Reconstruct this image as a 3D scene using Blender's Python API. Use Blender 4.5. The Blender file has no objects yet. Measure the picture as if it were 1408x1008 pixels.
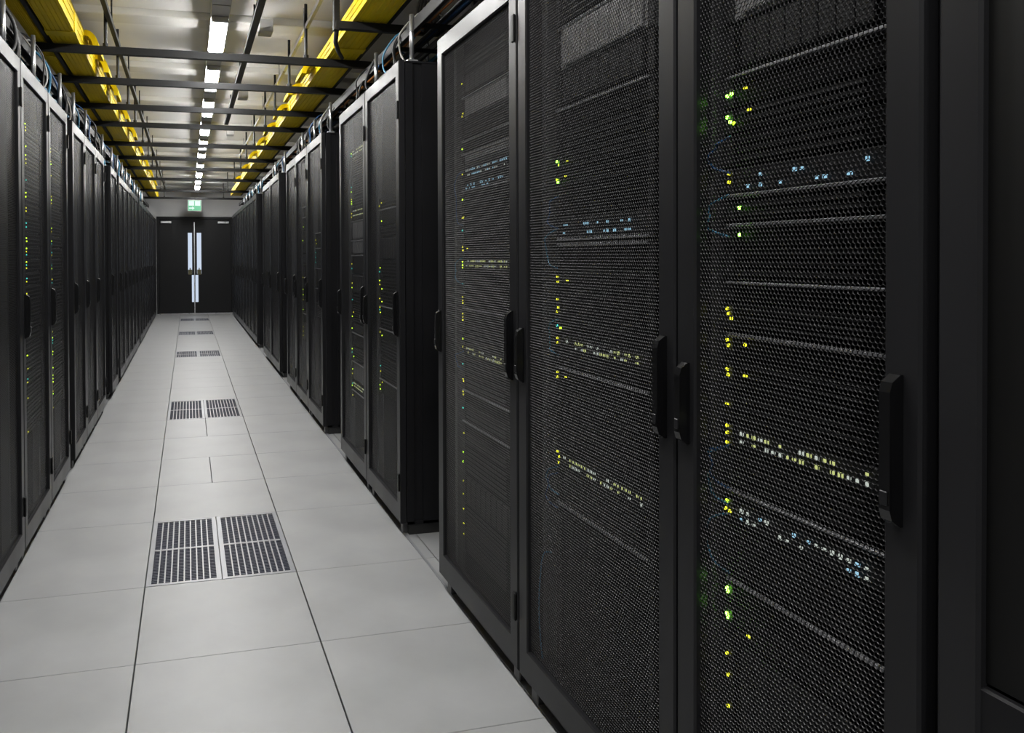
import bpy, math, random
import numpy as np
from mathutils import Matrix, Vector

random.seed(7)
scene = bpy.context.scene
COL = scene.collection

# ------------------------------------------------------------------ camera
cd = bpy.data.cameras.new('camera')
cam = bpy.data.objects.new('camera', cd)
COL.objects.link(cam)
F_PX, U0, V0 = 1085.49, 535.08, 365.9
YAW, PITCH, ROLL, CAM_H = .249436, .012394, -.004624, 1.30605
cd.sensor_fit = 'HORIZONTAL'
cd.sensor_width = 36.0
cd.lens = F_PX * 36.0 / 1408.0
cd.shift_x = (704 - U0) / 1408.0
cd.shift_y = -(504 - V0) / 1408.0
cd.clip_start = .02
fw = Vector((math.sin(YAW) * math.cos(PITCH), math.cos(YAW) * math.cos(PITCH), -math.sin(PITCH)))
rt = Vector((math.cos(YAW), -math.sin(YAW), 0))
up = rt.cross(fw)
r2 = rt * math.cos(ROLL) + up * math.sin(ROLL)
u2 = -rt * math.sin(ROLL) + up * math.cos(ROLL)
m = Matrix(((r2.x, u2.x, -fw.x, 0), (r2.y, u2.y, -fw.y, 0), (r2.z, u2.z, -fw.z, CAM_H), (0, 0, 0, 1)))
cam.matrix_world = m
scene.camera = cam

# ------------------------------------------------------------------ world, exposure
w = bpy.data.worlds.new('world')
scene.world = w
w.use_nodes = True
w.node_tree.nodes['Background'].inputs[0].default_value = (.5, .55, .6, 1)
w.node_tree.nodes['Background'].inputs[1].default_value = .02
scene.view_settings.view_transform = 'Standard'
scene.view_settings.look = 'None'
scene.view_settings.gamma = 1
scene.view_settings.use_curve_mapping = False
scene.view_settings.exposure = 0.0
LAMP_POWER = 98.0          # emission of the batten diffusers

# ------------------------------------------------------------------ materials
MATS = {}


def mat(name, col, rough=.5, metal=0.0, noise=0.0, nscale=8.0, bump=0.0, bscale=60.0, spec=.5, stretch=None):
    mt = bpy.data.materials.new(name)
    mt.use_nodes = True
    nt = mt.node_tree
    b = nt.nodes['Principled BSDF']
    b.inputs['Base Color'].default_value = (*col, 1)
    b.inputs['Roughness'].default_value = rough
    b.inputs['Metallic'].default_value = metal
    b.inputs['Specular IOR Level'].default_value = spec
    tc = nt.nodes.new('ShaderNodeTexCoord')
    src = tc.outputs['Object']
    if stretch:
        mp = nt.nodes.new('ShaderNodeMapping')
        mp.inputs['Scale'].default_value = stretch
        nt.links.new(src, mp.inputs['Vector'])
        src = mp.outputs['Vector']
    if noise > 0:
        n = nt.nodes.new('ShaderNodeTexNoise')
        n.inputs['Scale'].default_value = nscale
        n.inputs['Detail'].default_value = 5
        nt.links.new(src, n.inputs['Vector'])
        r = nt.nodes.new('ShaderNodeValToRGB')
        r.color_ramp.elements[0].position = .3
        r.color_ramp.elements[1].position = .7
        r.color_ramp.elements[0].color = (*[c * (1 - noise) for c in col], 1)
        r.color_ramp.elements[1].color = (*[min(1, c * (1 + noise)) for c in col], 1)
        nt.links.new(n.outputs['Fac'], r.inputs['Fac'])
        nt.links.new(r.outputs['Color'], b.inputs['Base Color'])
        rr = nt.nodes.new('ShaderNodeMath')
        rr.operation = 'MULTIPLY_ADD'
        rr.inputs[1].default_value = .2
        rr.inputs[2].default_value = rough - .1
        nt.links.new(n.outputs['Fac'], rr.inputs[0])
        nt.links.new(rr.outputs[0], b.inputs['Roughness'])
    if bump > 0:
        n2 = nt.nodes.new('ShaderNodeTexNoise')
        n2.inputs['Scale'].default_value = bscale
        n2.inputs['Detail'].default_value = 4
        nt.links.new(src, n2.inputs['Vector'])
        bp = nt.nodes.new('ShaderNodeBump')
        bp.inputs['Strength'].default_value = bump
        bp.inputs['Distance'].default_value = .002
        nt.links.new(n2.outputs['Fac'], bp.inputs['Height'])
        nt.links.new(bp.outputs['Normal'], b.inputs['Normal'])
    MATS[name] = mt
    return mt


def emis(name, col, strength, sample=False, base=(.02, .02, .02)):
    mt = bpy.data.materials.new(name)
    mt.use_nodes = True
    b = mt.node_tree.nodes['Principled BSDF']
    b.inputs['Base Color'].default_value = (*base, 1)
    b.inputs['Roughness'].default_value = .4
    b.inputs['Emission Color'].default_value = (*col, 1)
    b.inputs['Emission Strength'].default_value = strength
    if not sample:
        mt.cycles.emission_sampling = 'NONE'
    MATS[name] = mt
    return mt


mat('rack_black', (.0085, .0085, .0095), .45, 0, .12, 3.0, .05, 300, spec=.12)
mat('frame_black', (.0120, .0120, .0132), .33, 0, .10, 4.0, .04, 400, spec=.17, stretch=(1, 1, .2))
mat('mesh_black', (.0125, .0125, .0132), .36, 0, spec=.26)
mat('handle_black', (.004, .004, .0045), .25)
mat('plastic_black', (.003, .003, .003), .5, spec=.2)
mat('plinth_black', (.012, .012, .012), .6)
mat('rail_grey', (.08, .08, .083), .45, .5)
mat('server_black', (.0015, .0015, .0018), .6, 0, .2, 30, spec=.04)
mat('server_dark', (.010, .010, .011), .5, 0, .2, 30, spec=.1)
mat('server_grey', (.19, .19, .195), .4, .2, .1, 20)
mat('lip_steel', (.30, .30, .32), .4, .4)
mat('drive_dark', (.012, .012, .013), .5, 0, spec=.15)
mat('steel', (.55, .56, .58), .3, .9, .1, 10)
mat('strut_black', (.014, .014, .015), .45, 0, .15, 5, spec=.2)
mat('yellow_duct', (.78, .58, .004), .45, 0, .10, 5, spec=.25, stretch=(3, .4, 3))
mat('yellow_dark', (.50, .36, .01), .5, 0, .12, 5)
mat('floor_tile', (.262, .265, .268), .44, 0, .12, 3.0, .06, 45)
mat('slab', (.03, .03, .032), .9)
mat('vent_frame', (.22, .225, .24), .4, .3, .08, 12)
mat('vent_bar', (.25, .255, .27), .4, .3)
mat('vent_slat', (.055, .06, .085), .5, .3)
mat('ceiling', (.80, .79, .765), .6, 0, .06, 1.5, .05, 30)
mat('beam', (.70, .69, .66), .6, 0, .06, 2)
mat('wall', (.50, .50, .50), .7, 0, .04, 2, .05, 40)
mat('brass_dark', (.12, .11, .06), .4, .5)
mat('door_black', (.006, .0062, .0072), .5, 0, .08, 5, spec=.25)
mat('lamp_housing', (.45, .45, .45), .4, .3)
mat('cable_black', (.012, .012, .013), .5)
mat('cable_grey', (.20, .19, .17), .5)
mat('cable_blue', (.012, .07, .20), .45)
mat('cable_cyan', (.03, .17, .30), .45)
mat('cable_white', (.35, .35, .34), .45)
mat('cable_orange', (.40, .14, .02), .45)
mat('cable_yellow', (.5, .38, .02), .45)
emis('lamp', (1.0, .995, .975), LAMP_POWER, True, (.8, .8, .8))
emis('led_green', (.25, 1.0, .05), 20)
emis('led_lime', (.50, .95, .02), 6)
emis('led_yellow', (.75, .75, .02), 2.8)
emis('led_teal', (.05, .70, .60), 2.5)
emis('led_blue', (.10, .38, .85), 3)
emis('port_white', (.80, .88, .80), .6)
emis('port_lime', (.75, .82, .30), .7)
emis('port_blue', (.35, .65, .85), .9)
emis('daylight_pane', (.60, .70, .86), .95)
emis('exit_green', (.10, .62, .30), .8)
emis('exit_white', (.75, .95, .88), .9)


def perforated(name, pitch, r):
    """black steel sheet with staggered round holes; the holes let everything through"""
    mt = bpy.data.materials.new(name)
    mt.use_nodes = True
    nt = mt.node_tree
    L = nt.links
    b = nt.nodes['Principled BSDF']
    b.inputs['Base Color'].default_value = (.015, .015, .016, 1)
    b.inputs['Roughness'].default_value = .4
    b.inputs['Specular IOR Level'].default_value = .2
    out = nt.nodes['Material Output']
    tc = nt.nodes.new('ShaderNodeTexCoord')
    sx = nt.nodes.new('ShaderNodeSeparateXYZ')
    L.new(tc.outputs['Object'], sx.inputs[0])
    s3 = math.sqrt(3)

    def mth(op, a, b_=None, c=None):
        n = nt.nodes.new('ShaderNodeMath')
        n.operation = op
        for k, v in enumerate((a, b_, c)):
            if v is None:
                continue
            if isinstance(v, (int, float)):
                n.inputs[k].default_value = v
            else:
                L.new(v, n.inputs[k])
        return n.outputs[0]
    u = mth('DIVIDE', sx.outputs['Y'], pitch)
    v = mth('DIVIDE', sx.outputs['Z'], pitch)

    def cell(off):
        a = mth('SUBTRACT', mth('FLOORED_MODULO', mth('ADD', u, off), 1.0), .5)
        c = mth('SUBTRACT', mth('FLOORED_MODULO', mth('ADD', v, off * s3), s3), s3 / 2)
        return mth('SQRT', mth('ADD', mth('MULTIPLY', a, a), mth('MULTIPLY', c, c)))
    d = mth('MINIMUM', cell(0.0), cell(.5))
    hole = mth('LESS_THAN', d, r)
    tr = nt.nodes.new('ShaderNodeBsdfTransparent')
    mx = nt.nodes.new('ShaderNodeMixShader')
    L.new(hole, mx.inputs[0])
    L.new(b.outputs[0], mx.inputs[1])
    L.new(tr.outputs[0], mx.inputs[2])
    L.new(mx.outputs[0], out.inputs['Surface'])
    MATS[name] = mt


perforated('perforated_steel', .008, .36)


def fine_perforated(name, open_share):
    mt = bpy.data.materials.new(name)
    mt.use_nodes = True
    nt = mt.node_tree
    b = nt.nodes['Principled BSDF']
    b.inputs['Base Color'].default_value = (.016, .016, .017, 1)
    b.inputs['Roughness'].default_value = .4
    b.inputs['Specular IOR Level'].default_value = .2
    n = nt.nodes.new('ShaderNodeTexNoise')
    n.inputs['Scale'].default_value = 2.5
    r = nt.nodes.new('ShaderNodeMapRange')
    r.inputs[3].default_value = open_share - .05
    r.inputs[4].default_value = open_share + .05
    nt.links.new(n.outputs['Fac'], r.inputs[0])
    tr = nt.nodes.new('ShaderNodeBsdfTransparent')
    mx = nt.nodes.new('ShaderNodeMixShader')
    nt.links.new(r.outputs[0], mx.inputs[0])
    nt.links.new(b.outputs[0], mx.inputs[1])
    nt.links.new(tr.outputs[0], mx.inputs[2])
    nt.links.new(mx.outputs[0], nt.nodes['Material Output'].inputs['Surface'])
    MATS[name] = mt


fine_perforated('fine_perforated_steel', .47)


# ------------------------------------------------------------------ mesh helpers
class MB:
    def __init__(self):
        self.v = []
        self.f = []

    def add(self, vs, fs):
        o = len(self.v)
        self.v += vs
        self.f += [tuple(i + o for i in q) for q in fs]
        return self

    def box(self, x0, x1, y0, y1, z0, z1, c=0.0):
        x0, x1 = sorted((x0, x1)); y0, y1 = sorted((y0, y1)); z0, z1 = sorted((z0, z1))
        if c <= 0:
            vs = [(x, y, z) for x in (x0, x1) for y in (y0, y1) for z in (z0, z1)]
            return self.add(vs, [(0, 1, 3, 2), (4, 6, 7, 5), (0, 4, 5, 1), (2, 3, 7, 6), (0, 2, 6, 4), (1, 5, 7, 3)])
        c = min(c, .45 * min(x1 - x0, y1 - y0, z1 - z0))
        vs, idx = [], {}
        X, Y, Z = (x0, x1), (y0, y1), (z0, z1)
        s = (1, -1)
        for i in (0, 1):
            for j in (0, 1):
                for k in (0, 1):
                    for a in range(3):
                        p = [X[i] + s[i] * c, Y[j] + s[j] * c, Z[k] + s[k] * c]
                        p[a] = (X[i], Y[j], Z[k])[a]
                        idx[i, j, k, a] = len(vs)
                        vs.append(tuple(p))
        fs = []
        for i in (0, 1):
            q = [idx[i, 0, 0, 0], idx[i, 1, 0, 0], idx[i, 1, 1, 0], idx[i, 0, 1, 0]]
            fs.append(q if i else q[::-1])
            q = [idx[0, i, 0, 1], idx[0, i, 1, 1], idx[1, i, 1, 1], idx[1, i, 0, 1]]
            fs.append(q if i else q[::-1])
            q = [idx[0, 0, i, 2], idx[1, 0, i, 2], idx[1, 1, i, 2], idx[0, 1, i, 2]]
            fs.append(q if i else q[::-1])
        for i in (0, 1):
            for j in (0, 1):
                fs.append([idx[i, j, 0, 0], idx[i, j, 1, 0], idx[i, j, 1, 1], idx[i, j, 0, 1]])
                fs.append([idx[i, 0, j, 0], idx[i, 1, j, 0], idx[i, 1, j, 2], idx[i, 0, j, 2]])
                fs.append([idx[0, i, j, 1], idx[1, i, j, 1], idx[1, i, j, 2], idx[0, i, j, 2]])
                for k in (0, 1):
                    fs.append([idx[i, j, k, 0], idx[i, j, k, 1], idx[i, j, k, 2]])
        return self.add(vs, fs)

    def cyl(self, p0, p1, r, n=8):
        return self.tube([p0, p1], r, n)

    def tube(self, pts, r, n=6):
        pts = [Vector(p) for p in pts]
        rings = []
        ref = None
        for i, p in enumerate(pts):
            d = (pts[min(i + 1, len(pts) - 1)] - pts[max(i - 1, 0)]).normalized()
            if ref is None:
                ref = Vector((0, 0, 1)) if abs(d.z) < .9 else Vector((1, 0, 0))
            a = d.cross(ref).normalized()
            b = a.cross(d).normalized()
            ref = b
            rings.append([tuple(p + a * math.cos(t) * r + b * math.sin(t) * r) for t in [2 * math.pi * k / n for k in range(n)]])
        vs = [q for g in rings for q in g]
        fs = []
        for i in range(len(rings) - 1):
            for k in range(n):
                k2 = (k + 1) % n
                fs.append((i * n + k, i * n + k2, (i + 1) * n + k2, (i + 1) * n + k))
        fs.append(tuple(range(n))[::-1])
        fs.append(tuple((len(rings) - 1) * n + k for k in range(n)))
        return self.add(vs, fs)

    def prism_y(self, prof, y0, y1):
        n = len(prof)
        vs = [(x, y0, z) for x, z in prof] + [(x, y1, z) for x, z in prof]
        fs = [(k, (k + 1) % n, n + (k + 1) % n, n + k) for k in range(n)]
        fs += [tuple(range(n))[::-1], tuple(range(n, 2 * n))]
        return self.add(vs, fs)

    def strip(self, rows, closed=False):
        """quad grid through rows of points"""
        n = len(rows[0])
        vs = [tuple(p) for r in rows for p in r]
        fs = []
        for i in range(len(rows) - 1):
            for k in range(n if closed else n - 1):
                fs.append((i * n + k, i * n + (k + 1) % n, (i + 1) * n + (k + 1) % n, (i + 1) * n + k))
        return self.add(vs, fs)

    def mesh(self, name, smooth=False):
        me = bpy.data.meshes.new(name)
        me.from_pydata(self.v, [], self.f)
        me.update()
        if smooth:
            me.polygons.foreach_set('use_smooth', [True] * len(me.polygons))
        return me

    def build(self, name, material, parent=None, smooth=False):
        return link(name, self.mesh(name, smooth), material, parent)


def link(name, me, material=None, parent=None, loc=None):
    if material is not None and not me.materials:
        me.materials.append(MATS[material])
    o = bpy.data.objects.new(name, me)
    COL.objects.link(o)
    if parent is not None:
        o.parent = parent
    if loc is not None:
        o.location = loc
    return o


def empty(name, loc=(0, 0, 0), rz=0):
    o = bpy.data.objects.new(name, None)
    o.empty_display_size = .1
    COL.objects.link(o)
    o.location = loc
    o.rotation_euler = (0, 0, rz)
    return o


def tag(o, label=None, cat=None, group=None, kind=None):
    if label: o['label'] = label
    if cat: o['category'] = cat
    if group: o['group'] = group
    if kind: o['kind'] = kind
    return o


ORD = ['first', 'second', 'third', 'fourth', 'fifth', 'sixth', 'seventh', 'eighth', 'ninth', 'tenth', 'eleventh', 'twelfth', 'thirteenth',
       'fourteenth', 'fifteenth', 'sixteenth', 'seventeenth', 'eighteenth', 'nineteenth', 'twentieth', 'twenty-first', 'twenty-second',
       'twenty-third', 'twenty-fourth', 'twenty-fifth', 'twenty-sixth', 'twenty-seventh', 'twenty-eighth', 'twenty-ninth', 'thirtieth']

# ------------------------------------------------------------------ the setting
XW0, XW1, YB, YF, ZC = -2.9, 3.2, -2.4, 18.8, 2.95
tag(MB().box(XW0, XW1, YB, YF, -.36, -.30).build('floor', 'slab'), kind='structure', label='raised grey tiled floor of the server aisle')
floor = bpy.data.objects['floor']
tag(MB().box(XW0 - .15, XW1 + .15, YB - .15, YF + .15, ZC, ZC + .15).build('ceiling', 'ceiling'), kind='structure')
ceiling = bpy.data.objects['ceiling']
tag(MB().box(XW0 - .15, XW0, YB, YF, -.36, ZC).build('wall_left', 'wall'), kind='structure')
tag(MB().box(XW1, XW1 + .15, YB, YF, -.36, ZC).build('wall_right', 'wall'), kind='structure')
tag(MB().box(XW0, XW1, YB - .15, YB, -.36, ZC).build('wall_rear', 'wall'), kind='structure')
DX0, DX1, DZ1 = -.69, 1.03, 2.24          # door opening
wall = MB()
vs = [(XW0, -.36), (DX0, -.36), (DX0, DZ1), (DX1, DZ1), (DX1, -.36), (XW1, -.36), (XW1, ZC), (XW0, ZC)]
wall.prism_y(vs, YF, YF + .15)
tag(wall.build('wall_front', 'wall'), kind='structure', label='pale wall above the black double door')

# ceiling beams, each a piece of the ceiling
bm_me = MB().box(XW0, XW1, -.10, .10, ZC - .07, ZC - .001, .006).mesh('ceiling_beam')
for k in range(15):
    link('ceiling_beam', bm_me, 'beam', ceiling, (0, -1.75 + 1.45 * k, 0))
pan_me = MB().box(XW0, XW1, -.625, .625, ZC - .022, ZC - .001, .006).mesh('ceiling_panel')
for k in range(14):
    link('ceiling_panel', pan_me, 'ceiling', ceiling, (0, -1.025 + 1.45 * k, 0))

# floor tiles: seams where the photograph has them
SX = [-1.975, -1.375, -.775, -.175, .427, 1.030, 1.632, 2.232]
SY = [-.96, -.36, .24, .84, 1.44, 2.04, 2.64, 3.254, 4.05, 4.67, 5.28, 5.89, 6.555, 7.40, 8.13, 8.75, 9.37, 10.0, 10.635, 11.306, 11.93,
      12.53, 13.12, 13.70, 14.30, 14.90, 15.50, 16.10, 16.70, 17.30, 17.90, 18.79]
VENT_ROWS = [7, 12, 18, 23, 28]
tile_cache = {}
for i in range(len(SX) - 1):
    for j in range(len(SY) - 1):
        if i == 3 and j in VENT_ROWS:
            continue
        wx, wy = SX[i + 1] - SX[i], SY[j + 1] - SY[j]
        if i == 3 and j in (9, 11):            # two half-width tiles
            key = ('half', round(wy, 3))
            if key not in tile_cache:
                tile_cache[key] = MB().box(-wx / 4 + .0016, wx / 4 - .0016, -wy / 2 + .0012, wy / 2 - .0012, -.035, 0, .0012).mesh('floor_tile')
            for q in (.25, .75):
                link('floor_tile', tile_cache[key], 'floor_tile', floor, (SX[i] + q * wx, (SY[j] + SY[j + 1]) / 2, 0))
            continue
        key = (round(wx, 3), round(wy, 3))
        if key not in tile_cache:
            tile_cache[key] = MB().box(-wx / 2 + .0022, wx / 2 - .0022, -wy / 2 + .0012, wy / 2 - .0012, -.035, 0, .0012).mesh('floor_tile')
        link('floor_tile', tile_cache[key], 'floor_tile', floor, ((SX[i] + SX[i + 1]) / 2, (SY[j] + SY[j + 1]) / 2, 0))
# pale edging strips along the plinths
tag(MB().box(.972, .984, -.9, 18.7, .0004, .004).build('trim_1', 'vent_frame'), kind='structure')
tag(MB().box(-.722, -.710, -.9, 18.7, .0004, .004).build('trim_2', 'vent_frame'), kind='structure')

# floor vents: two half-width grilles per vent row
VO = ['nearest', 'second nearest', 'third nearest', 'fourth nearest', 'farthest']
for n, j in enumerate(VENT_ROWS):
    y0, y1 = SY[j] + .002, SY[j + 1] - .002
    for side, (x0, x1) in (('left', (SX[3] + .002, .124)), ('right', (.1275, SX[4] - .002))):
        t = empty('floor_grille', ((x0 + x1) / 2, (y0 + y1) / 2, 0))
        tag(t, f'{side} half of the {VO[n]} steel floor grille in the aisle', 'floor grille', 'floor grilles down the aisle')
        hw, hl = (x1 - x0) / 2, (y1 - y0) / 2
        b = .020
        fr = MB()
        o_ = [(-hw, -hl), (hw, -hl), (hw, hl), (-hw, hl)]
        i_ = [(-hw + b, -hl + b), (hw - b, -hl + b), (hw - b, hl - b), (-hw + b, hl - b)]
        rows = [[(x, y, -.03) for x, y in o_], [(x, y, .0005) for x, y in o_], [(x, y, .0005) for x, y in i_], [(x, y, -.03) for x, y in i_]]
        fr.strip(rows + [rows[0]], True)
        fr.build('frame', 'vent_frame', t)
        MB().box(-hw + b, hw - b, -.007, .007, -.025, -.0004, .001).build('cross_bar', 'vent_bar', t)
        nb = 10
        pitch = (2 * hw - 2 * b) / (nb)
        if n < 3:
            bar = MB().box(-.0028, .0028, -hl + b, hl - b, -.022, -.001).mesh('bar')
            for k in range(1, nb):
                link('bar', bar, 'vent_bar', t, (-hw + b + k * pitch, 0, 0))
        else:
            mb = MB()
            for k in range(1, nb):
                x = -hw + b + k * pitch
                mb.box(x - .0028, x + .0028, -hl + b, hl - b, -.022, -.001)
            tag(mb.build('bars', 'vent_bar', t), kind='stuff')
        mb = MB()
        ns = 44
        for k in range(ns):
            y = -hl + b + (k + .5) * (2 * hl - 2 * b) / ns
            mb.box(-hw + b, hw - b, y - .0025, y + .0025, -.020, -.004)
        tag(mb.build('slats', 'vent_slat', t), kind='stuff')

# double door in the far wall
d1 = empty('door_1', (.146, YF, 0))
tag(d1, 'black double door at the far end of the aisle', kind='structure')
cx = .146
fr = MB()
prof = [(DX0, 0), (DX0 + .05, 0), (DX0 + .05, DZ1 - .05), (DX1 - .05, DZ1 - .05), (DX1 - .05, 0), (DX1, 0), (DX1, DZ1), (DX0, DZ1)]
fr.prism_y([(x - cx, z) for x, z in prof], -.03, .12)
fr.build('door_frame', 'door_black', d1)
MB().box(DX0 - cx, DX1 - cx, .10, .13, 0, DZ1 - .05).build('back_seal', 'plastic_black', d1)
for s, (lx0, lx1, wx0, wx1) in ((-1, (DX0 + .055, cx - .006, .0, .092)), (1, (cx + .006, DX1 - .055, .20, .30))):
    leaf = MB()
    # leaf with a tall opening for the window
    o_ = [(lx0 - cx, .02), (lx1 - cx, .02), (lx1 - cx, DZ1 - .055), (lx0 - cx, DZ1 - .055)]
    i_ = [(wx0 - cx, .92), (wx1 - cx, .92), (wx1 - cx, 1.87), (wx0 - cx, 1.87)]
    rows = [[(x, .06, z) for x, z in o_], [(x, .0, z) for x, z in o_], [(x, .0, z) for x, z in i_], [(x, .06, z) for x, z in i_]]
    leaf.strip(rows + [rows[0]], True)
    lo = leaf.build('door_leaf', 'door_black', d1)
    MB().box(wx0 - cx, wx1 - cx, .025, .035, .92, 1.87).build('window_pane', 'daylight_pane', lo)
    MB().box(*((-.062, -.014) if s < 0 else (.018, .082)), -.012, -.001, .27, .895, .003).build('lower_pane', 'daylight_pane', lo)
    xm = (wx0 + wx1) / 2 - cx
    MB().box(xm - .045, xm + .045, -.014, .0, .90, 1.02, .004).build('lock_plate', 'brass_dark', lo)
    MB().box(xm - .012, xm + .012, -.05, -.014, 1.0, 1.06, .004).build('lever', 'brass_dark', lo)
    ax = (DX0 + .09 - cx, DX0 + .33 - cx) if s < 0 else (DX1 - .36 - cx, DX1 - .10 - cx)
    MB().box(*ax, -.05, 0, 2.085, 2.135, .006).build('door_closer', 'steel', lo)
MB().box(-.010, .010, -.006, .0, .02, 2.12, .002).build('meeting_strip', 'steel', d1)
MB().box(DX0 - cx, DX1 - cx, -.06, .1, .001, .012).build('threshold', 'steel', d1)

# exit sign
t = tag(empty('exit_sign', (.150, 18.1, 2.33)), 'small green lit exit sign hanging before the double door', 'sign')
MB().box(-.15, .15, -.02, .02, 0, .25, .004).build('sign_box', 'lamp_housing', t)
MB().box(-.14, .14, -.024, -.0205, .012, .238).build('sign_face', 'exit_green', t)
MB().box(.01, .125, -.028, -.0245, .12, .225).build('pictogram_door', 'exit_white', t)
MB().box(-.125, -.01, -.028, -.0245, .12, .225).build('pictogram_runner', 'exit_white', t)
MB().add([(-.12, -.028, .05), (-.05, -.028, .05), (-.05, -.028, .025), (.0, -.028, .065), (-.05, -.028, .105), (-.05, -.028, .08), (-.12, -.028, .08)],
         [(0, 1, 5, 6), (2, 3, 4)]).build('arrow', 'exit_white', t)
for sx in (-.08, .08):
    MB().cyl((sx, 0, .25), (sx, 0, ZC - 2.33 - .03), .006).build('hanger', 'steel', t)

# ------------------------------------------------------------------ ceiling lamps
hs_me = MB().prism_y([(-.055, .10), (-.055, .033), (-.0525, .033), (-.0525, .04), (.0525, .04), (.0525, .033), (.055, .033), (.055, .10)], -.645, .645).mesh('housing')
df_me = MB().prism_y([(-.052, .0395), (-.040, .014), (-.034, .010), (.034, .010), (.040, .014), (.052, .0395)], -.40, .40).mesh('diffuser')
ec_me = MB().box(-.052, .052, -.02, .02, .008, .0395, .003).mesh('end_cap')
for k in range(15):
    y = 5.47 + 1.31 * (k - 5)
    t = empty('batten_lamp', (.205, y, 2.765))
    nm = 'overhead behind the viewer' if k < 5 else f'{ORD[k - 5]} in view from the camera'
    tag(t, f'white fluorescent batten lamp on the ceiling, {nm}' if k >= 5 else f'white fluorescent batten lamp {nm}, {ORD[k]}', 'lamp', 'ceiling batten lamps')
    link('housing', hs_me, 'lamp_housing', t)
    link('diffuser', df_me, 'lamp', t)
    link('end_cap', ec_me, 'lamp_housing', t, (0, -.42, 0))
    link('end_cap', ec_me, 'lamp_housing', t, (0, .42, 0))
    MB().cyl((0, -.2, .10), (0, -.2, ZC - 2.765 - .02), .008).build('mount', 'lamp_housing', t)
    MB().cyl((0, .2, .10), (0, .2, ZC - 2.765 - .02), .008).build('mount', 'lamp_housing', t)


# ------------------------------------------------------------------ racks
def hex_sheet(name, w_, h_, pitch=.0088, inner=.83):
    """honeycomb sheet in the YZ plane with real holes"""
    s = pitch / math.sqrt(3)
    nx = int(w_ / pitch) + 2
    nz = int(h_ / (1.5 * s)) + 2
    ang = np.deg2rad(np.arange(6) * 60 + 30)
    ca, sa = np.cos(ang), np.sin(ang)
    ii, jj = np.meshgrid(np.arange(nx), np.arange(nz), indexing='ij')
    cy = (-w_ / 2 + (ii + .5 * (jj % 2)) * pitch).ravel()
    cz = (jj * 1.5 * s).ravel()
    N = cy.size
    V = np.zeros((N, 12, 3), np.float32)
    V[:, :6, 1] = cy[:, None] + ca * s
    V[:, :6, 2] = cz[:, None] + sa * s
    V[:, 6:, 1] = cy[:, None] + ca * s * inner
    V[:, 6:, 2] = cz[:, None] + sa * s * inner
    V[:, 6:, 0] = .0016                      # hole edges pressed inwards, so the webs have lit and shaded flanks
    V[..., 1] = np.clip(V[..., 1], -w_ / 2, w_ / 2)
    V[..., 2] = np.clip(V[..., 2], 0, h_)
    V = V.reshape(-1, 3)
    k = np.arange(6)
    q = np.stack([k, (k + 1) % 6, 6 + (k + 1) % 6, 6 + k], 1)
    Fc = (np.arange(N)[:, None, None] * 12 + q[None]).reshape(-1, 4)
    me = bpy.data.meshes.new(name)
    me.vertices.add(len(V))
    me.vertices.foreach_set('co', V.ravel())
    me.loops.add(Fc.size)
    me.loops.foreach_set('vertex_index', Fc.ravel().astype(np.int32))
    me.polygons.add(len(Fc))
    me.polygons.foreach_set('loop_start', np.arange(0, Fc.size, 4, dtype=np.int32))
    me.polygons.foreach_set('loop_total', np.full(len(Fc), 4, np.int32))
    me.update()
    me.validate()
    return me


def ring_frame(w_, z0, z1, st, rt_, rb, x0, x1):
    """door frame: chamfered rectangular ring, front at x0"""
    hw = w_ / 2
    c = .004
    def rect(a, zb, zt): return [(-a, zb), (a, zb), (a, zt), (-a, zt)]
    rows = []
    for x, e in ((x1, 0), (x0 + c, 0), (x0, -c)):
        rows.append([(x, y, z) for y, z in rect(hw + e, z0 - e, z1 + e)])
    for x, e in ((x0, 1.0), (x0 + c, 0), (x1, 0)):
        ee = c if e else 0
        rows.append([(x, y, z) for y, z in rect(hw - st + ee, z0 + rb - ee, z1 - rt_ + ee)])
    mb = MB()
    mb.strip(rows + [rows[0]], True)
    return mb


rack_cache = {}
handle_me = {}


def handle_mesh(hh):
    if hh not in handle_me:
        mb = MB()
        prof = []
        # lever plate seen from the side: rounded ends standing off the door
        pts = [(-.005, 0), (-.019, .010), (-.023, .024), (-.023, hh - .024), (-.019, hh - .010), (-.005, hh), (0, hh), (0, 0)]
        n = len(pts)
        vs = [(x, -.009, z) for x, z in pts] + [(x, .009, z) for x, z in pts]
        fs = [(k, n + k, n + (k + 1) % n, (k + 1) % n) for k in range(n)] + [tuple(range(n)), tuple(range(n, 2 * n))[::-1]]
        mb.add(vs, fs)
        handle_me[hh] = mb.mesh('handle')
    return handle_me[hh]


latch_me = MB().box(-.0255, -.0225, -.006, .006, -.010, .010, .001).mesh('lock_cylinder')
hinge_me = MB().box(-.008, 0, -.010, .010, -.042, .042, .003).mesh('hinge')
foot_me = MB().box(-.02, .02, -.022, .022, 0, .05, .003).mesh('foot')


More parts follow.
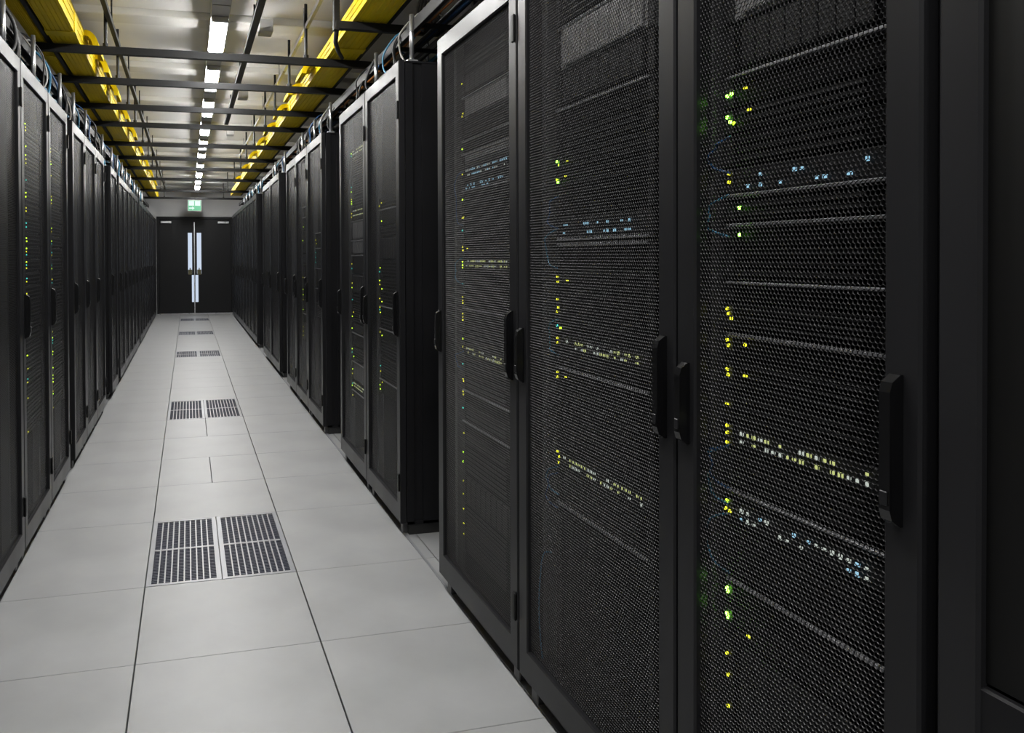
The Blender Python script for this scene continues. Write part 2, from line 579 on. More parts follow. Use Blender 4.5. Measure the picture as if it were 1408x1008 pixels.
def rack_parts(w_, h_):
    key = (round(w_, 3), round(h_, 3))
    if key in rack_cache:
        return rack_cache[key]
    hw = w_ / 2 - .002
    R = {}
    D = 1.02
    R['side'] = MB().prism_y([(0, 0)] * 3, 0, 0) if False else None
    # side panel with a front post and a groove (profile in x-y, extruded in z)
    pr = [(.032, .0), (.068, .0), (.068, .010), (.112, .010), (.112, .0), (D, .0), (D, .016), (.032, .016)]
    mb = MB()
    n = len(pr)
    vs = [(x, -hw + y, .052) for x, y in pr] + [(x, -hw + y, h_ - .012) for x, y in pr]
    mb.add(vs, [(k, (k + 1) % n, n + (k + 1) % n, n + k) for k in range(n)] + [tuple(range(n))[::-1], tuple(range(n, 2 * n))])
    R['side_n'] = mb.mesh('side_panel')
    mb = MB()
    vs = [(x, hw - y, .052) for x, y in pr] + [(x, hw - y, h_ - .012) for x, y in pr]
    mb.add(vs, [(k, (k + 1) % n, n + (k + 1) % n, n + k)[::-1] for k in range(n)] + [tuple(range(n)), tuple(range(n, 2 * n))[::-1]])
    R['side_f'] = mb.mesh('side_panel')
    R['top'] = MB().box(.032, D, -hw, hw, h_ - .012, h_ - .001, .003).mesh('top_panel')
    R['bottom'] = MB().box(.034, D, -hw, hw, .050, .064).mesh('bottom_panel')
    R['back'] = MB().box(D - .02, D - .004, -hw + .017, hw - .017, .065, h_ - .013).mesh('back_panel')
    R['plinth'] = MB().box(.045, D - .05, -hw + .01, hw - .01, .001, .050).mesh('plinth')
    R['rail'] = MB().box(.045, .075, -.016, .016, .066, h_ - .014, .002).mesh('mounting_rail')
    R['door'] = ring_frame(2 * hw, .059, h_, .058, .070, .090, 0, .028).mesh('door')
    rack_cache[key] = R
    return R


def make_rack(X, y0, y1, h_, rz, label, group, handles, near_geo=False, solid=False, hand_z=(.94, 1.10)):
    w_ = y1 - y0
    t = empty('server_rack', (X, (y0 + y1) / 2, 0), rz)
    tag(t, label, 'server rack', group)
    R = rack_parts(w_, h_)
    hw = w_ / 2 - .002
    link('side_panel', R['side_n'], 'rack_black', t)
    link('side_panel', R['side_f'], 'rack_black', t)
    link('top_panel', R['top'], 'rack_black', t)
    link('bottom_panel', R['bottom'], 'rack_black', t)
    link('back_panel', R['back'], 'rack_black', t)
    link('plinth', R['plinth'], 'plinth_black', t)
    if near_geo or y1 < 8:
        for s in (-1, 1):
            link('mounting_rail', R['rail'], 'rail_grey', t, (0, s * max(hw - .085, min(hw - .034, .275)) if w_ > .6 else s * (hw - .034), 0))
        for s in (-1, 1):
            link('foot', foot_me, 'lip_steel' if near_geo else 'rail_grey', t, (.022 + .02, s * (hw - .06), .001))
    d = link('door', R['door'], 'frame_black', t)
    mw, mh = 2 * hw - .116 + .008, h_ - .059 - .160 + .008
    if solid:
        k = ('solid', round(mw, 3), round(mh, 3))
        if k not in rack_cache:
            rack_cache[k] = MB().box(.012, .018, -mw / 2, mw / 2, .77, .149 + mh - .004).mesh('door_glass')
            rack_cache[k, 2] = MB().box(.004, .018, -mw / 2, mw / 2, .145, .765, .003).mesh('lower_panel')
        link('door_glass', rack_cache[k], 'plastic_black', d)
        link('lower_panel', rack_cache[k, 2], 'rack_black', d)
    elif near_geo:
        link('mesh_panel', hex_sheet('mesh_panel', mw, mh), 'mesh_black', d, (.012, 0, .145))
    else:
        k = ('perf', round(mw, 3), round(mh, 3), y1 < 4.0)
        if k not in rack_cache:
            mb = MB()
            mb.add([(.012, -mw / 2, 0), (.012, mw / 2, 0), (.012, mw / 2, mh), (.012, -mw / 2, mh)], [(0, 3, 2, 1)])
            rack_cache[k] = mb.mesh('mesh_panel')
        link('mesh_panel', rack_cache[k], 'perforated_steel' if y1 < 4.0 else 'fine_perforated_steel', d, (0, 0, .145))
    for s, z0, hh in handles:                    # s = +1: the far stile (local +y)
        ho = link('handle', handle_mesh(hh), 'handle_black', d, (-.0005, s * (hw - .034), z0))
        if y1 < 9:
            link('lock_cylinder', latch_me, 'frame_black', ho, (0, 0, .04))
    if y1 < 9:
        for z in (1.985, .25):
            link('hinge', hinge_me, 'plastic_black', d, (-.0005, -(hw - .012), z))
    return t, w_, X, (y0 + y1) / 2


H1, H2 = 2.15, 2.215
XR, XL = .95, -.681
HR = [(1, .935, .16), (-1, .93, .21)]
right = []
right.append(make_rack(XR, .03, .826, H1, 0, 'black rack cut off by the right edge of the picture, dark solid door', 'right rack row', [], solid=True))
right.append(make_rack(XR, .846, 1.394, H1, 0, 'narrow black rack nearest the camera with honeycomb mesh door and green lamps', 'right rack row', HR, True))
right.append(make_rack(XR, 1.398, 2.180, H1, 0, 'second mesh-door rack from the right edge, blank lower half', 'right rack row', HR, True))
right.append(make_rack(XR, 2.186, 2.957, H1, 0, 'third mesh-door rack from the right edge, last before the first gap', 'right rack row', HR, True))
sp = [(3.535, 4.255), (4.259, 5.02), (5.71, 6.46), (6.464, 7.17), (7.174, 7.87), (8.53, 9.46), (9.464, 10.40)]
sp += [(11.42 + .70 * k, 12.116 + .70 * k) for k in range(9)]
names = ['rack just beyond the first gap of the right row', 'second rack beyond the first gap of the right row'] + \
        [f'{ORD[k]} rack beyond the second gap of the right row' for k in range(3)] + \
        [f'{ORD[k]} rack beyond the third gap of the right row' for k in range(2)] + \
        [f'{ORD[k]} rack of the far right block, counted from the door' for k in range(8, -1, -1)]
for (a, b), nm in zip(sp, names):
    right.append(make_rack(XR, a, b, H2, 0, 'black mesh-door ' + nm, 'right rack row', HR))
left = []
HL = [(1, .96, .19)]
lp = [(2.955, 3.628), (3.633, 4.31), (4.314, 4.965), (5.17, 5.762), (5.766, 6.42), (6.424, 7.07), (7.65, 8.29)]
lp += [(8.55 + .655 * k + (.22 if k > 4 else 0) + (.2 if k > 9 else 0), 9.201 + .655 * k + (.22 if k > 4 else 0) + (.2 if k > 9 else 0)) for k in range(15)]
lp = [q for q in lp if q[1] < 18.7]
lnames = [f'{ORD[k]} rack of the left row, counted from the left picture edge' for k in range(7)]
lnames += [f'{ORD[k]} rack of the left row, counted from the door' for k in range(len(lp) - 8, -1, -1)]
for (a, b), nm in zip(lp, lnames):
    left.append(make_rack(XL, a, b, H1, math.pi, 'black mesh-door ' + nm, 'left rack row', HL))

# ------------------------------------------------------------------ units in the racks
led_me = MB().box(-.004, 0, -.0030, .0030, -.0030, .0030, .001).mesh('status_lamp')
ledw_me = MB().box(-.003, 0, -.005, .005, -.002, .002, .0008).mesh('status_lamp')
port_me = MB().box(-.002, .001, -.006, .006, -.006, .006, .0008).mesh('port')
ear_me_cache = {}
unit_cache = {}


def unit(rack, rname, n, z0, z1, kind, leds=(), depth=.55, face=.05, uw=None, style=None):
    t_, w_, X, yc = rack
    rz = t_.rotation_euler[2]
    sg = 1 if abs(rz) < .1 else -1
    uw = uw or .48
    hw = uw / 2
    hh = z1 - z0 - .003
    what = {'server': 'black rack server', 'array': 'pale grey storage array', 'switch': 'switch with pale lit ports',
            'bswitch': 'switch with bluish lit ports', 'patch': 'patch panel with blue sockets', 'shelf': 'black unit with steel lip',
            'blank': 'plain black blanking panel', 'bays': 'black server with drive bays'}[kind]
    nm = {'server': 'rack_server', 'array': 'storage_array', 'switch': 'network_switch', 'bswitch': 'network_switch', 'patch': 'patch_panel',
          'shelf': 'rack_shelf', 'blank': 'blanking_panel', 'bays': 'rack_server'}[kind]
    cat = {'rack_server': 'server', 'storage_array': 'storage array', 'network_switch': 'switch', 'patch_panel': 'patch panel', 'rack_shelf': 'shelf',
           'blanking_panel': 'panel'}[nm]
    t = empty(nm, (X + sg * face, yc, z0 + .0015), rz)
    tag(t, f'{what}, {ORD[n]} from top, {rname}', cat, f'units in the {rname}')
    dp = .03 if kind == 'blank' else depth
    key = ('chassis', round(hh, 4), dp, round(uw, 3))
    if key not in unit_cache:
        unit_cache[key] = MB().box(.004, dp, -hw + .016, hw - .016, 0, hh, .002).mesh('chassis')
        unit_cache[key, 'e'] = MB().box(0, .004, -.013, .013, 0, hh, .001).mesh('mounting_ear')
    cm = {'server': 'server_black', 'array': 'server_grey', 'switch': 'server_dark', 'bswitch': 'server_dark', 'patch': 'server_dark', 'shelf': 'server_black',
          'blank': 'server_black', 'bays': 'server_black'}[kind]
    me = unit_cache[key]
    o = bpy.data.objects.new('chassis', me)
    COL.objects.link(o)
    o.parent = t
    if not me.materials:
        me.materials.append(MATS[cm])
    o.material_slots[0].link = 'OBJECT'
    o.material_slots[0].material = MATS[cm]
    for s in (-1, 1):
        link('mounting_ear', unit_cache[key, 'e'], 'drive_dark', t, (0, s * (hw - .012), 0))
    if kind in ('server', 'bays', 'array', 'shelf') and hh > .03:
        # front bezel slats or drive bays
        if kind == 'server':
            ns = max(2, int(hh / .014))
            k2 = ('slats', ns, round(hh, 4), round(uw, 3))
            if k2 not in unit_cache:
                unit_cache[k2] = MB().box(-.002, .004, -hw + .06, hw - .04, -.0022, .0022).mesh('bezel_slat')
            for q in range(ns):
                link('bezel_slat', unit_cache[k2], 'drive_dark', t, (0, 0, (q + .5) * hh / ns))
        elif kind in ('bays', 'array'):
            nb = 8
            bw = (uw - .09) / nb
            k2 = ('bay', round(hh, 4), round(bw, 4))
            if k2 not in unit_cache:
                unit_cache[k2] = MB().box(-.004, .004, -bw / 2 + .002, bw / 2 - .002, .006, hh - .006, .0015).mesh('drive_bay')
            for q in range(nb):
                o = link('drive_bay', unit_cache[k2], 'drive_dark', t, (0, -hw + .04 + (q + .5) * bw, 0))
                o.material_slots[0].link = 'OBJECT'
                o.material_slots[0].material = MATS['server_grey' if kind == 'array' else 'drive_dark']
    if kind in ('shelf', 'patch', 'array'):
        k2 = ('lip', round(uw, 3))
        if k2 not in unit_cache:
            unit_cache[k2] = MB().box(-.008, 0, -hw + .016, hw - .016, 0, .0055, .001).mesh('lip')
        link('lip', unit_cache[k2], 'lip_steel', t, (0, 0, .0005 if kind == 'patch' else hh - .006))
    rnd = random.Random(n * 31 + int(z0 * 1000))
    if kind in ('switch', 'bswitch', 'patch'):
        npt = int((uw - .08) / .0165)
        for q in range(npt):
            for r_ in (0, 1):
                if rnd.random() < .30:
                    continue
                pm = {'switch': ('port_lime', 'port_white'), 'bswitch': ('port_blue', 'port_white'), 'patch': ('port_blue', 'drive_dark')}[kind][rnd.random() < .45]
                o = link('port', port_me, pm, t, (-.0005, hw - .05 - q * .0165, hh * (.34 + .34 * r_)))
                o.material_slots[0].link = 'OBJECT'
                o.material_slots[0].material = MATS[pm]
                sc_ = .45 + .45 * rnd.random()
                o.scale = (1, sc_, .35 + .35 * rnd.random())
    for (lz, col, *off) in leds:
        dy = off[0] if off else 0
        o = link('status_lamp', led_me if len(off) < 2 else ledw_me, col, t, (-.001, hw - .012 - dy, min(max(lz - z0, .006), hh - .005)))
        o.material_slots[0].link = 'OBJECT'
        o.material_slots[0].material = MATS[col]
    return t


G, Lm, Yl, Tl, Bl = 'led_green', 'led_lime', 'led_yellow', 'led_teal', 'led_blue'
C = right[1]; B = right[2]; A = right[3]
cn = 'narrow right rack nearest the camera'
cu = [(2.03, 2.085, 'blank', ()), (1.95, 2.025, 'server', ()), (1.86, 1.945, 'server', ()), (1.745, 1.85, 'array', ()), (1.65, 1.74, 'bays', ()),
      (1.585, 1.645, 'shelf', [(1.606, G), (1.608, G, .012), (1.612, Yl, .05, 1)]), (1.535, 1.58, 'server', [(1.566, G), (1.556, G, .008), (1.552, Lm, .018), (1.570, Yl, .06, 1)]),
      (1.475, 1.53, 'server', ()), (1.412, 1.47, 'patch', [(1.458, Yl, .005), (1.442, Yl, .005)]), (1.372, 1.408, 'server', [(1.392, G, .034)]),
      (1.322, 1.366, 'shelf', [(1.342, G, .034)]), (1.262, 1.318, 'server', ()), (1.218, 1.258, 'shelf', ()),
      (1.165, 1.212, 'server', [(1.202, Yl), (1.193, Yl, .004), (1.184, Yl, .012)]), (1.112, 1.160, 'shelf', [(1.142, Yl), (1.132, Yl, .004), (1.138, Yl, .05)]),
      (1.052, 1.106, 'server', [(1.086, Yl), (1.076, Yl, .003), (1.080, Yl, .05, 1)]), (.990, 1.046, 'server', [(1.02, Yl, .0, 1)]),
      (.940, .986, 'switch', [(.982, Yl), (.965, Yl), (.945, Yl)]), (.868, .935, 'server', ()), (.846, .864, 'shelf', ()),
      (.794, .842, 'bswitch', [(.836, Lm), (.818, Yl, -.004), (.816, Yl, .008)]), (.70, .79, 'server', ()),
      (.64, .694, 'shelf', [(.666, G), (.660, G, .002)]), (.585, .636, 'server', [(.617, G), (.611, G, .002), (.60, Yl, .06, 1)]),
      (.40, .58, 'bays', [(.54, Yl), (.50, Yl, .003), (.44, Yl, .004)]), (.14, .39, 'blank', ())]
for n, (a, b, k, l) in enumerate(cu):
    unit(C, cn, n, a, b, k, l, uw=.385, depth=.5)
bn = 'second rack from the right edge'
bu = [(1.94, 2.04, 'server', ()), (1.815, 1.932, 'array', ()), (1.715, 1.81, 'bays', ()), (1.65, 1.71, 'shelf', ()), (1.595, 1.645, 'server', ()),
      (1.540, 1.590, 'server', [(1.566, G), (1.556, Lm, .01), (1.560, Yl, .06, 1)]), (1.490, 1.535, 'server', [(1.516, Lm), (1.508, G, .006), (1.520, Yl, .05, 1)]),
      (1.415, 1.485, 'server', ()), (1.345, 1.41, 'patch', ()), (1.272, 1.34, 'shelf', ()),
      (1.215, 1.266, 'server', [(1.245, Yl), (1.232, Yl, .003), (1.236, Yl, .06, 1)]), (1.135, 1.21, 'server', [(1.182, Yl), (1.160, Yl, .006), (1.148, Yl, -.002)]),
      (1.09, 1.13, 'server', [(1.109, Tl), (1.104, Lm, .02)]), (1.042, 1.085, 'switch', [(1.075, Yl), (1.062, Yl)]),
      (1.004, 1.038, 'server', ()), (.945, 1.0, 'shelf', [(.980, Yl), (.966, Yl), (.973, Yl, .05, 1)]), (.86, .94, 'server', ()), (.77, .855, 'server', ()),
      (.720, .765, 'switch', [(.757, Yl, .0), (.745, Yl, .01), (.728, Yl, .006)]), (.63, .715, 'server', ()), (.595, .625, 'shelf', ()), (.10, .59, 'blank', ())]
for n, (a, b, k, l) in enumerate(bu):
    unit(B, bn, n, a, b, k, l)
an = 'third rack from the right edge'
au = [(1.98, 2.05, 'server', ()), (1.90, 1.975, 'bays', [(1.947, Yl)]), (1.81, 1.895, 'array', [(1.826, Yl), (1.835, Yl, .01)]), (1.74, 1.805, 'server', ()),
      (1.69, 1.735, 'shelf', [(1.704, Lm)]), (1.645, 1.686, 'array', ()), (1.585, 1.64, 'bswitch', [(1.61, Yl)]), (1.54, 1.58, 'patch', ()),
      (1.49, 1.535, 'server', [(1.515, Lm)]), (1.43, 1.485, 'server', [(1.447, Yl), (1.448, Yl, .012)]), (1.355, 1.425, 'server', [(1.40, Tl)]),
      (1.31, 1.35, 'server', [(1.338, Yl), (1.326, Yl, .003), (1.332, Yl, .05, 1)]), (1.25, 1.305, 'switch', [(1.282, Lm), (1.270, Lm, .003), (1.26, Lm)]),
      (1.17, 1.245, 'server', [(1.20, Tl)]), (1.12, 1.165, 'server', [(1.150, Yl), (1.138, Yl), (1.128, Yl, .003)]), (1.055, 1.115, 'shelf', [(1.088, Yl), (1.076, Yl), (1.064, Yl)]),
      (.985, 1.05, 'server', [(.995, Lm)]), (.935, .98, 'switch', [(.965, Yl)]), (.86, .93, 'server', [(.90, Tl)]), (.815, .855, 'server', [(.842, Yl), (.836, Yl, .008)]),
      (.765, .81, 'shelf', [(.795, Yl), (.785, Yl, .003)]), (.70, .76, 'server', [(.735, Tl)]), (.655, .695, 'shelf', [(.689, Yl)]), (.605, .65, 'server', [(.642, Yl, .01)]),
      (.50, .60, 'server', [(.568, Lm), (.532, Lm)]), (.38, .495, 'bays', [(.46, Yl), (.41, Yl)]), (.20, .375, 'server', [(.353, Yl), (.30, Yl, .004), (.26, Yl, .004)]),
      (.10, .195, 'blank', ())]
for n, (a, b, k, l) in enumerate(au):
    unit(A, an, n, a, b, k, l)


def filler(rack, rname, zs, seed, kinds=('server', 'server', 'bays', 'shelf', 'switch'), face=.05, uw=.48, lit=.75, dy0=0):
    rnd = random.Random(seed)
    for n, (a, b) in enumerate(zs):
        k = rnd.choice(kinds)
        l = []
        if rnd.random() < lit:
            for q in range(rnd.choice((1, 2, 2, 3))):
                l.append((a + (b - a) * (.25 + .25 * q), rnd.choice((Yl, Yl, Lm, Lm, Tl)), dy0 + rnd.choice((0, .004, .012, .05) if dy0 == 0 else (0, .004, .010))))
        unit(rack, rname, n, a, b, k, l, face=face, uw=uw)


def stack(z1, z0, seed, sizes=(.045, .06, .09)):
    rnd = random.Random(seed)
    z, out = z1, []
    while z > z0 + .09:
        s = rnd.choice(sizes)
        out.append((z - s, z - .004))
        z -= s
    return out


filler(right[5], 'second rack past first right gap', stack(1.98, .35, 3, (.06, .09, .12)), 5, ('server', 'array', 'shelf', 'bays', 'switch'))
filler(right[4], 'first rack past first right gap', stack(1.62, .55, 4, (.06, .09, .12)), 6, ('server', 'server', 'shelf', 'bays'), lit=.6)
filler(right[7], 'second rack past second right gap', stack(1.75, .55, 8, (.09, .12, .16)), 9, ('server', 'shelf', 'bays'), lit=.4)
filler(right[6], 'first rack past second right gap', stack(1.5, .8, 8, (.12, .16)), 12, ('server', 'shelf'), lit=.3)
filler(left[1], 'second rack of the left row', stack(1.92, .45, 21, (.06, .075)), 22, ('server',), face=.020, uw=.48, lit=.95, dy0=.066)
filler(left[2], 'third rack of the left row', stack(1.92, .45, 23, (.06, .075)), 24, ('server',), face=.020, uw=.48, lit=.95, dy0=.066)

# ------------------------------------------------------------------ overhead steelwork
BARS = [5.03, 5.89, 6.88, 7.77, 9.09, 10.34, 11.5, 13.07, 15.3, 17.2]
bar_me = MB().add(*(lambda pr: ([(-1.30, y, z) for y, z in pr] + [(1.62, y, z) for y, z in pr],
                                [(k, (k + 1) % len(pr), len(pr) + (k + 1) % len(pr), len(pr) + k)[::-1] for k in range(len(pr))] + [tuple(range(len(pr))), tuple(range(len(pr), 2 * len(pr)))[::-1]]))(
    [(-.02, -.022), (.02, -.022), (.02, .022), (.009, .022), (.009, .014), (-.009, .014), (-.009, .022), (-.02, .022)])).mesh('strut')
rod_len = ZC - .03 - 2.575
hr_me = MB().cyl((0, 0, 0), (0, 0, rod_len), .010).mesh('hanger')
nut_me = MB().cyl((0, 0, 0), (0, 0, .02), .018, 6).mesh('nut')
for n, y in enumerate(BARS):
    t = empty('crossbar', (0, y, 2.55))
    tag(t, f'black steel crossbar spanning the aisle overhead, {ORD[n]} from the camera', 'crossbar', 'overhead crossbars')
    link('strut', bar_me, 'strut_black', t)
    for x in (-.47, .74, -1.25, 1.55):
        link('hanger', hr_me, 'strut_black', t, (x, 0, .022))
        link('nut', nut_me, 'strut_black', t, (x, 0, .022))
# half bar in front on the right, with its drop post
t = tag(empty('crossbar', (0, 4.20, 2.55)), 'short black crossbar on the right, ending at a dark drop post', 'crossbar', 'overhead crossbars')
MB().box(.775, 1.62, -.02, .02, -.022, .022, .003).build('strut', 'strut_black', t)
MB().box(.765, .80, -.018, .018, -.03, ZC - 2.55 - .03, .003).build('drop_post', 'strut_black', t)
MB().tube([(.785, 0, -.02), (.80, .12, -.06), (.86, .35, -.05), (.91, .50, -.045)], .013).build('loose_strap', 'cable_black', t, True)
MB().box(1.56, 1.60, -.018, .018, .022, ZC - 2.55 - .03).build('drop_post', 'strut_black', t)


def rail(name, x, z, y0, y1, w_, h_, m_, label, hang):
    t = empty(name, (x, y0, z))
    tag(t, label, 'rail')
    MB().box(-w_ / 2, w_ / 2, 0, y1 - y0, 0, h_, .002).build('channel', m_, t)
    hm = MB().cyl((0, 0, h_), (0, 0, ZC - .02 - z), .006, 6).mesh('hanger')
    y = .35
    while y < y1 - y0:
        link('hanger', hm, m_, t, (0, y, 0))
        y += hang
    return t


rail('conduit_rail', -.445, 2.72, -1.0, 17.6, .028, .03, 'strut_black', 'thin dark rail hung along the aisle left of the lamps', 1.45)
rail('cable_channel', .425, 2.78, -1.0, 9.0, .045, .03, 'strut_black', 'dark cable channel on the ceiling just right of the lamps', 1.45)
rail('support_rail', .745, 2.76, -1.0, 12.0, .022, .03, 'steel', 'thin bare steel rail above the right yellow duct', 1.45)
# junction boxes on the channel
for k, y in enumerate((5.35, 7.6, 9.9)):
    o = MB().box(.47, .56, y - .07, y + .07, 2.80, 2.88, .004).build('junction_box', 'lamp_housing')
    tag(o, f'small grey junction box on the ceiling channel, {ORD[k]} from the camera', 'junction box', 'ceiling junction boxes')


# yellow ducts on the crossbars
def duct(x0, x1, hgt, side, label, y0, y1, z=2.578, seg=2.1):
    t = empty('cable_duct', ((x0 + x1) / 2, y0, z))
    tag(t, label, 'cable duct', 'yellow cable ducts')
    w_ = x1 - x0
    nb = 6
    pr = [(-w_ / 2, 0)]
    for k in range(nb):                        # grooved underside
        a = -w_ / 2 + (k + .2) * w_ / nb
        b = -w_ / 2 + (k + .8) * w_ / nb
        pr += [(a, 0), (a + .002, .005), (b - .002, .005), (b, 0)]
    pr += [(w_ / 2, 0), (w_ / 2, hgt), (w_ / 2 - .003, hgt), (w_ / 2 - .003, .008), (-w_ / 2 + .003, .008), (-w_ / 2 + .003, hgt), (-w_ / 2, hgt)]
    y = 0
    L_ = y1 - y0
    fiber = []
    while y < L_ - .2:
        e = min(y + seg, L_)
        MB().prism_y(pr, y + .002, e - .002).build('trough', 'yellow_duct', t)
        MB().prism_y([(-w_ / 2 - .006, -.004), (w_ / 2 + .006, -.004), (w_ / 2 + .006, hgt * .8), (w_ / 2 + .001, hgt * .8), (w_ / 2 + .001, -.001), (-w_ / 2 - .001, -.001),
                      (-w_ / 2 - .001, hgt * .8), (-w_ / 2 - .006, hgt * .8)], e - .05, e + .05).build('coupling', 'yellow_duct', t)
        # side ribs along the aisle face
        for zz in (.35, .7):
            xs = side * w_ / 2
            MB().box(xs, xs + side * .005, y + .06, e - .06, hgt * zz - .006, hgt * zz + .006, .0015).build('side_rib', 'yellow_duct', t)
        y = e
    MB().box(-w_ / 2 + .006, w_ / 2 - .006, .01, L_ - .01, .010, hgt * .55, .01).build('fibre_bundle', 'yellow_dark', t)
    return t, w_


def spout(t, w_, side, y, width, hgt, out, drop):
    """curved waterfall outlet leaving the duct side and bending down"""
    rows = []
    x0 = side * (w_ / 2 + .003)
    n = 9
    for k in range(n):
        a = (math.pi / 2) * k / (n - 1)
        x = x0 + side * out * math.sin(a)
        z = hgt * .95 - drop * (1 - math.cos(a))
        ww = width * (1 + .25 * math.sin(a))
        nx, nz = side * math.sin(a), math.cos(a)
        th = .006
        ln = .035
        rows.append([(x - nx * ln, y - ww / 2, z - nz * ln), (x, y - ww / 2, z), (x, y + ww / 2, z), (x - nx * ln, y + ww / 2, z - nz * ln),
                     (x - nx * ln, y + ww / 2 - th, z - nz * ln), (x - nx * th, y + ww / 2 - th, z - nz * th), (x - nx * th, y - ww / 2 + th, z - nz * th), (x - nx * ln, y - ww / 2 + th, z - nz * ln)])
    mb = MB()
    mb.strip(rows, True)
    n_ = len(rows[0])
    mb.f.append(tuple(range(n_)))
    mb.f.append(tuple((len(rows) - 1) * n_ + k for k in range(n_)))
    mb.build('outlet_spout', 'yellow_duct', t)


tl, wl = duct(-.762, -.612, .14, 1, 'wide yellow plastic cable duct running above the left racks', .6, 17.9)
for y in (4.70, 5.30, 6.1, 7.2, 8.3, 9.6, 11.0, 12.4, 14.0):
    spout(tl, wl, 1, y, .22, .14, .09, .13)
duct(-.874, -.808, .06, 1, 'narrow yellow cable duct behind the wide left one', .6, 16.0, 2.578, 2.4)
o = MB().box(-.797, -.772, .5, 17.9, 2.574, 2.62, .003).build('stringer', 'strut_black')
tag(o, 'dark steel stringer between the two left yellow ducts', 'rail')
o = MB().box(1.068, 1.086, .5, 16.6, 2.574, 2.63, .003).build('stringer', 'strut_black')
tag(o, 'dark steel stringer along the outer side of the right yellow duct', 'rail')
tr, wr = duct(.872, 1.062, .10, -1, 'wide yellow plastic cable duct running above the right racks', .6, 16.6)
for y in (5.0, 5.75, 6.6, 7.6, 8.6, 9.8, 11.3, 13.0):
    spout(tr, wr, -1, y, .26, .10, .10, .10)


# black ladder trays above the rack rows
def ladder(x0, x1, z, y0, y1, label):
    t = tag(empty('ladder_tray', ((x0 + x1) / 2, y0, z)), label, 'cable tray', 'black ladder trays')
    hw = (x1 - x0) / 2
    L_ = y1 - y0
    rm = MB().box(-.012, .012, 0, L_, -.03, .03, .002).mesh('side_rail')
    for s in (-1, 1):
        link('side_rail', rm, 'strut_black', t, (s * hw, 0, 0))
    g = MB().box(-hw + .012, hw - .012, -.012, .012, -.02, .0, .002).mesh('rung')
    y = .15
    while y < L_:
        link('rung', g, 'strut_black', t, (0, y, 0))
        y += .45
    return t


ladder(-1.25, -.84, 2.44, .4, 18.3, 'black ladder tray over the left rack tops, below the crossbars')
ladder(1.09, 1.50, 2.44, .4, 17.4, 'black ladder tray over the right rack tops, below the crossbars')


def cable(name_, pts, r, m_, label, group=None):
    # smooth Catmull-Rom through the points
    P = [Vector(p) for p in pts]
    out = []
    for i in range(len(P) - 1):
        p0, p1, p2, p3 = P[max(i - 1, 0)], P[i], P[i + 1], P[min(i + 2, len(P) - 1)]
        for k in range(5):
            u = k / 5
            out.append(.5 * ((2 * p1) + (-p0 + p2) * u + (2 * p0 - 5 * p1 + 4 * p2 - p3) * u * u + (-p0 + 3 * p1 - 3 * p2 + p3) * u ** 3))
    out.append(P[-1])
    o = MB().tube(out, r, 6).build('cable', m_, None, True)
    tag(o, label, 'cable', group)
    return o


rc = random.Random(11)
cols = {'cable_black': 'black', 'cable_grey': 'grey', 'cable_blue': 'blue', 'cable_cyan': 'pale blue', 'cable_white': 'white', 'cable_orange': 'orange', 'cable_yellow': 'yellow'}
for side, xa, xb, y1, word in ((-1, -1.20, -.88, 18.0, 'left'), (1, 1.12, 1.46, 17.2, 'right')):
    seq = ['cable_black', 'cable_grey', 'cable_orange', 'cable_black', 'cable_blue', 'cable_black', 'cable_grey', 'cable_white', 'cable_black', 'cable_cyan', 'cable_black', 'cable_grey']
    cnt = {}
    for k, mname in enumerate(seq):
        x = xa + (xb - xa) * k / (len(seq) - 1)
        pts, y = [], .5
        while y < y1:
            pts.append((x + rc.uniform(-.003, .003), y, 2.458 + (k % 3) * .012 + rc.uniform(-.004, .012)))
            y += .9
        cnt[mname] = cnt.get(mname, 0) + 1
        cable('cable', pts, rc.choice((.009, .010, .0115)), mname, f'{ORD[cnt[mname] - 1]} long {cols[mname]} cable lying in the {word} ladder tray, from the aisle' if False else
              f'{cols[mname]} cable lying along the {word} ladder tray, {ORD[k]} from its left edge', f'cables in the {word} ladder tray')
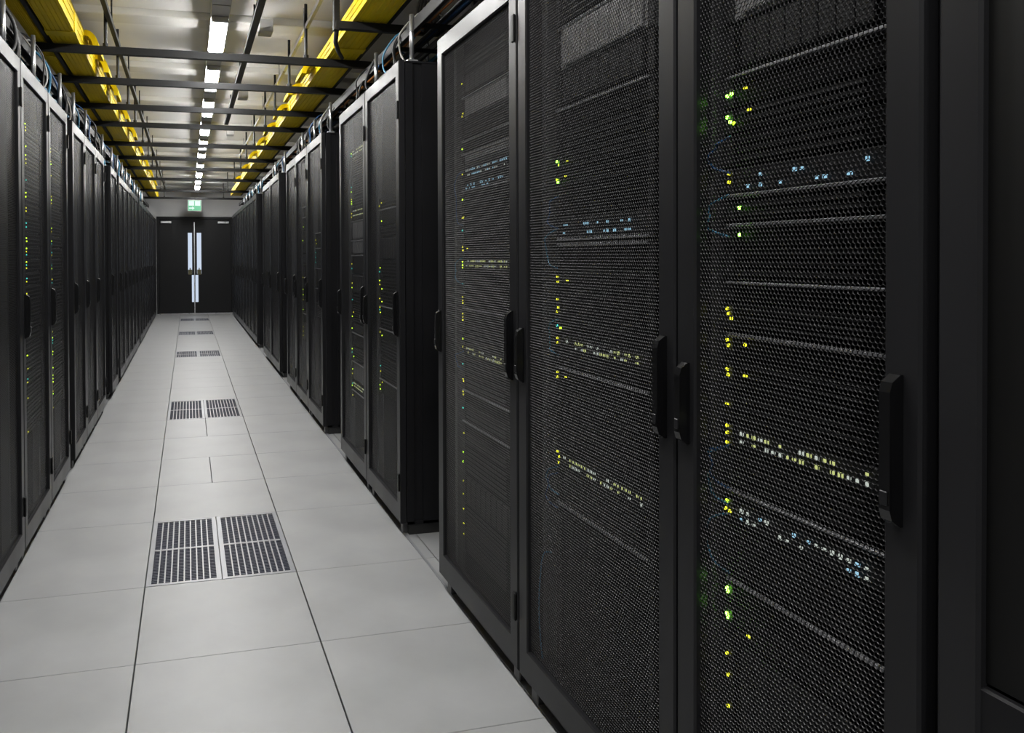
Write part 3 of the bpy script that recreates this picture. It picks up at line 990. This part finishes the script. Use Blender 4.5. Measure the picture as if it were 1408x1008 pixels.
# cables dropping from the trays into the rack tops, and steel support rods at the rack joints
SHORT = {}
for i, r_ in enumerate(left):
    SHORT[r_[0].name] = f"left row's {ORD[i]} rack" if i < 7 else f"left row's {ORD[len(left) - 1 - i]} rack from the door"
for i, r_ in enumerate(right[4:]):
    SHORT[r_[0].name] = (['first rack past the first right gap', 'second rack past the first right gap'] + [f'{ORD[k]} rack past the second right gap' for k in range(3)] +
                         [f'{ORD[k]} rack past the third right gap' for k in range(2)] + [f"right row's {ORD[k]} rack from the door" for k in range(8, -1, -1)])[i]
for side, racks, X, word, H in ((-1, left, XL, 'left', H1), (1, right[4:], XR, 'right', H2)):
    for i, (t_, w_, X_, yc) in enumerate(racks[:13] if side > 0 else racks[:16]):
        nm = SHORT[t_.name]
        for q, mname in enumerate(() if yc < 3.5 else ('cable_blue' if i % 2 else 'cable_grey', 'cable_black', 'cable_white' if i % 3 == 2 else 'cable_black', 'cable_cyan' if i % 2 == 0 else 'cable_black') if yc < 9 else ('cable_cyan', 'cable_white')):
            y = yc + (-.22 + .14 * q) * w_ / .7 + rc.uniform(-.03, .03)
            x0 = X + side * rc.uniform(.20, .30)
            x1 = X + side * rc.uniform(.06, .12)
            dx = side * rc.uniform(-.02, .05)
            cable('cable', [(x0, y, 2.475), ((x0 + x1) / 2, y + .02, 2.50), (x1 + .3 * dx, y + .05, 2.40), (x1, y + .06, (H + 2.42) / 2), (x1 + dx, y + .03 + rc.uniform(-.06, .06), H + .04), (x1 + 1.5 * dx + side * .03, y, H - .001)],
                  rc.choice((.005, .007, .009)), mname, f'{cols[mname]} cable dropping into the {nm}' + ('' if yc >= 9 or mname != 'cable_black' else (', nearer one' if q == 1 else ', farther one' if q == 3 else ', middle one')), f'cables dropping into {word} racks')
        # rod at the near joint of the rack
        ye = yc - w_ / 2 + .02
        r = tag(empty('support_rod', (X + side * .075, ye + .02, H)), f'bare steel rod standing on the {nm}', 'rod', f'steel rods on the {word} racks')
        MB().cyl((0, 0, 0), (0, 0, 2.44 - H), .011, 8).build('shaft', 'steel', r, True)
        MB().box(-.025, .025, -.02, .02, 0, .012, .002).build('foot_plate', 'steel', r)
        MB().box(-.02, .16 , -.015, .015, 2.44 - H, 2.455 - H, .002).build('top_bracket', 'strut_black', r) if side < 0 and False else None

# a coil of spare cable stood on the right tray, near the first gap
pts = []
for k in range(4 * 14 + 1):
    a = 2 * math.pi * k / 14
    rr_ = .085 + .006 * math.sin(k * .9)
    pts.append((1.17 + .0045 * k / 4, 3.86 + rr_ * math.cos(a) * 1.25, 2.565 + rr_ * math.sin(a) * .9))
o = MB().tube(pts, .007, 6).build('cable_coil', 'cable_grey', None, True)
tag(o, 'grey coil of spare cable on the right tray before the first gap', 'cable coil')

# patch cords inside the three nearest racks
def pcords(rack, uw, spec, rname):
    t_, w_, X, yc = rack
    for n, (z0, z1, mname, dy) in enumerate(spec):
        yl = yc + uw / 2 + .012 + dy
        rr = random.Random(n + int(z0 * 100))
        pts = [(X + .046, yl - .035, z0), (X + .034, yl - .01, z0 - .012)]
        for k in range(1, 4):
            pts.append((X + .036 + rr.uniform(-.006, .004), yl + .008 + rr.uniform(-.012, .012), z0 + (z1 - z0) * k / 4))
        pts += [(X + .034, yl - .01, z1 + .01), (X + .046, yl - .035, z1)]
        cable('cable', pts, .0022, mname, f'{cols[mname]} patch cord, {ORD[n]} from top, {rname}', f'patch cords in the {rname}')


pcords(C, .385, [(1.53, 1.46, 'cable_blue', 0), (1.42, 1.34, 'cable_cyan', .004), (.945, .86, 'cable_blue', .0), (.94, .83, 'cable_cyan', .006), (.815, .70, 'cable_cyan', .0)], cn)
pcords(B, .48, [(1.47, 1.38, 'cable_blue', 0), (1.38, 1.27, 'cable_cyan', .004), (1.13, 1.03, 'cable_cyan', .0), (.72, .64, 'cable_cyan', .0), (.70, .60, 'cable_blue', .006), (.46, .12, 'cable_cyan', .05)], bn)
pcords(A, .48, [(1.62, 1.42, 'cable_blue', 0), (1.30, 1.20, 'cable_cyan', .004), (.95, .88, 'cable_blue', .0)], an)
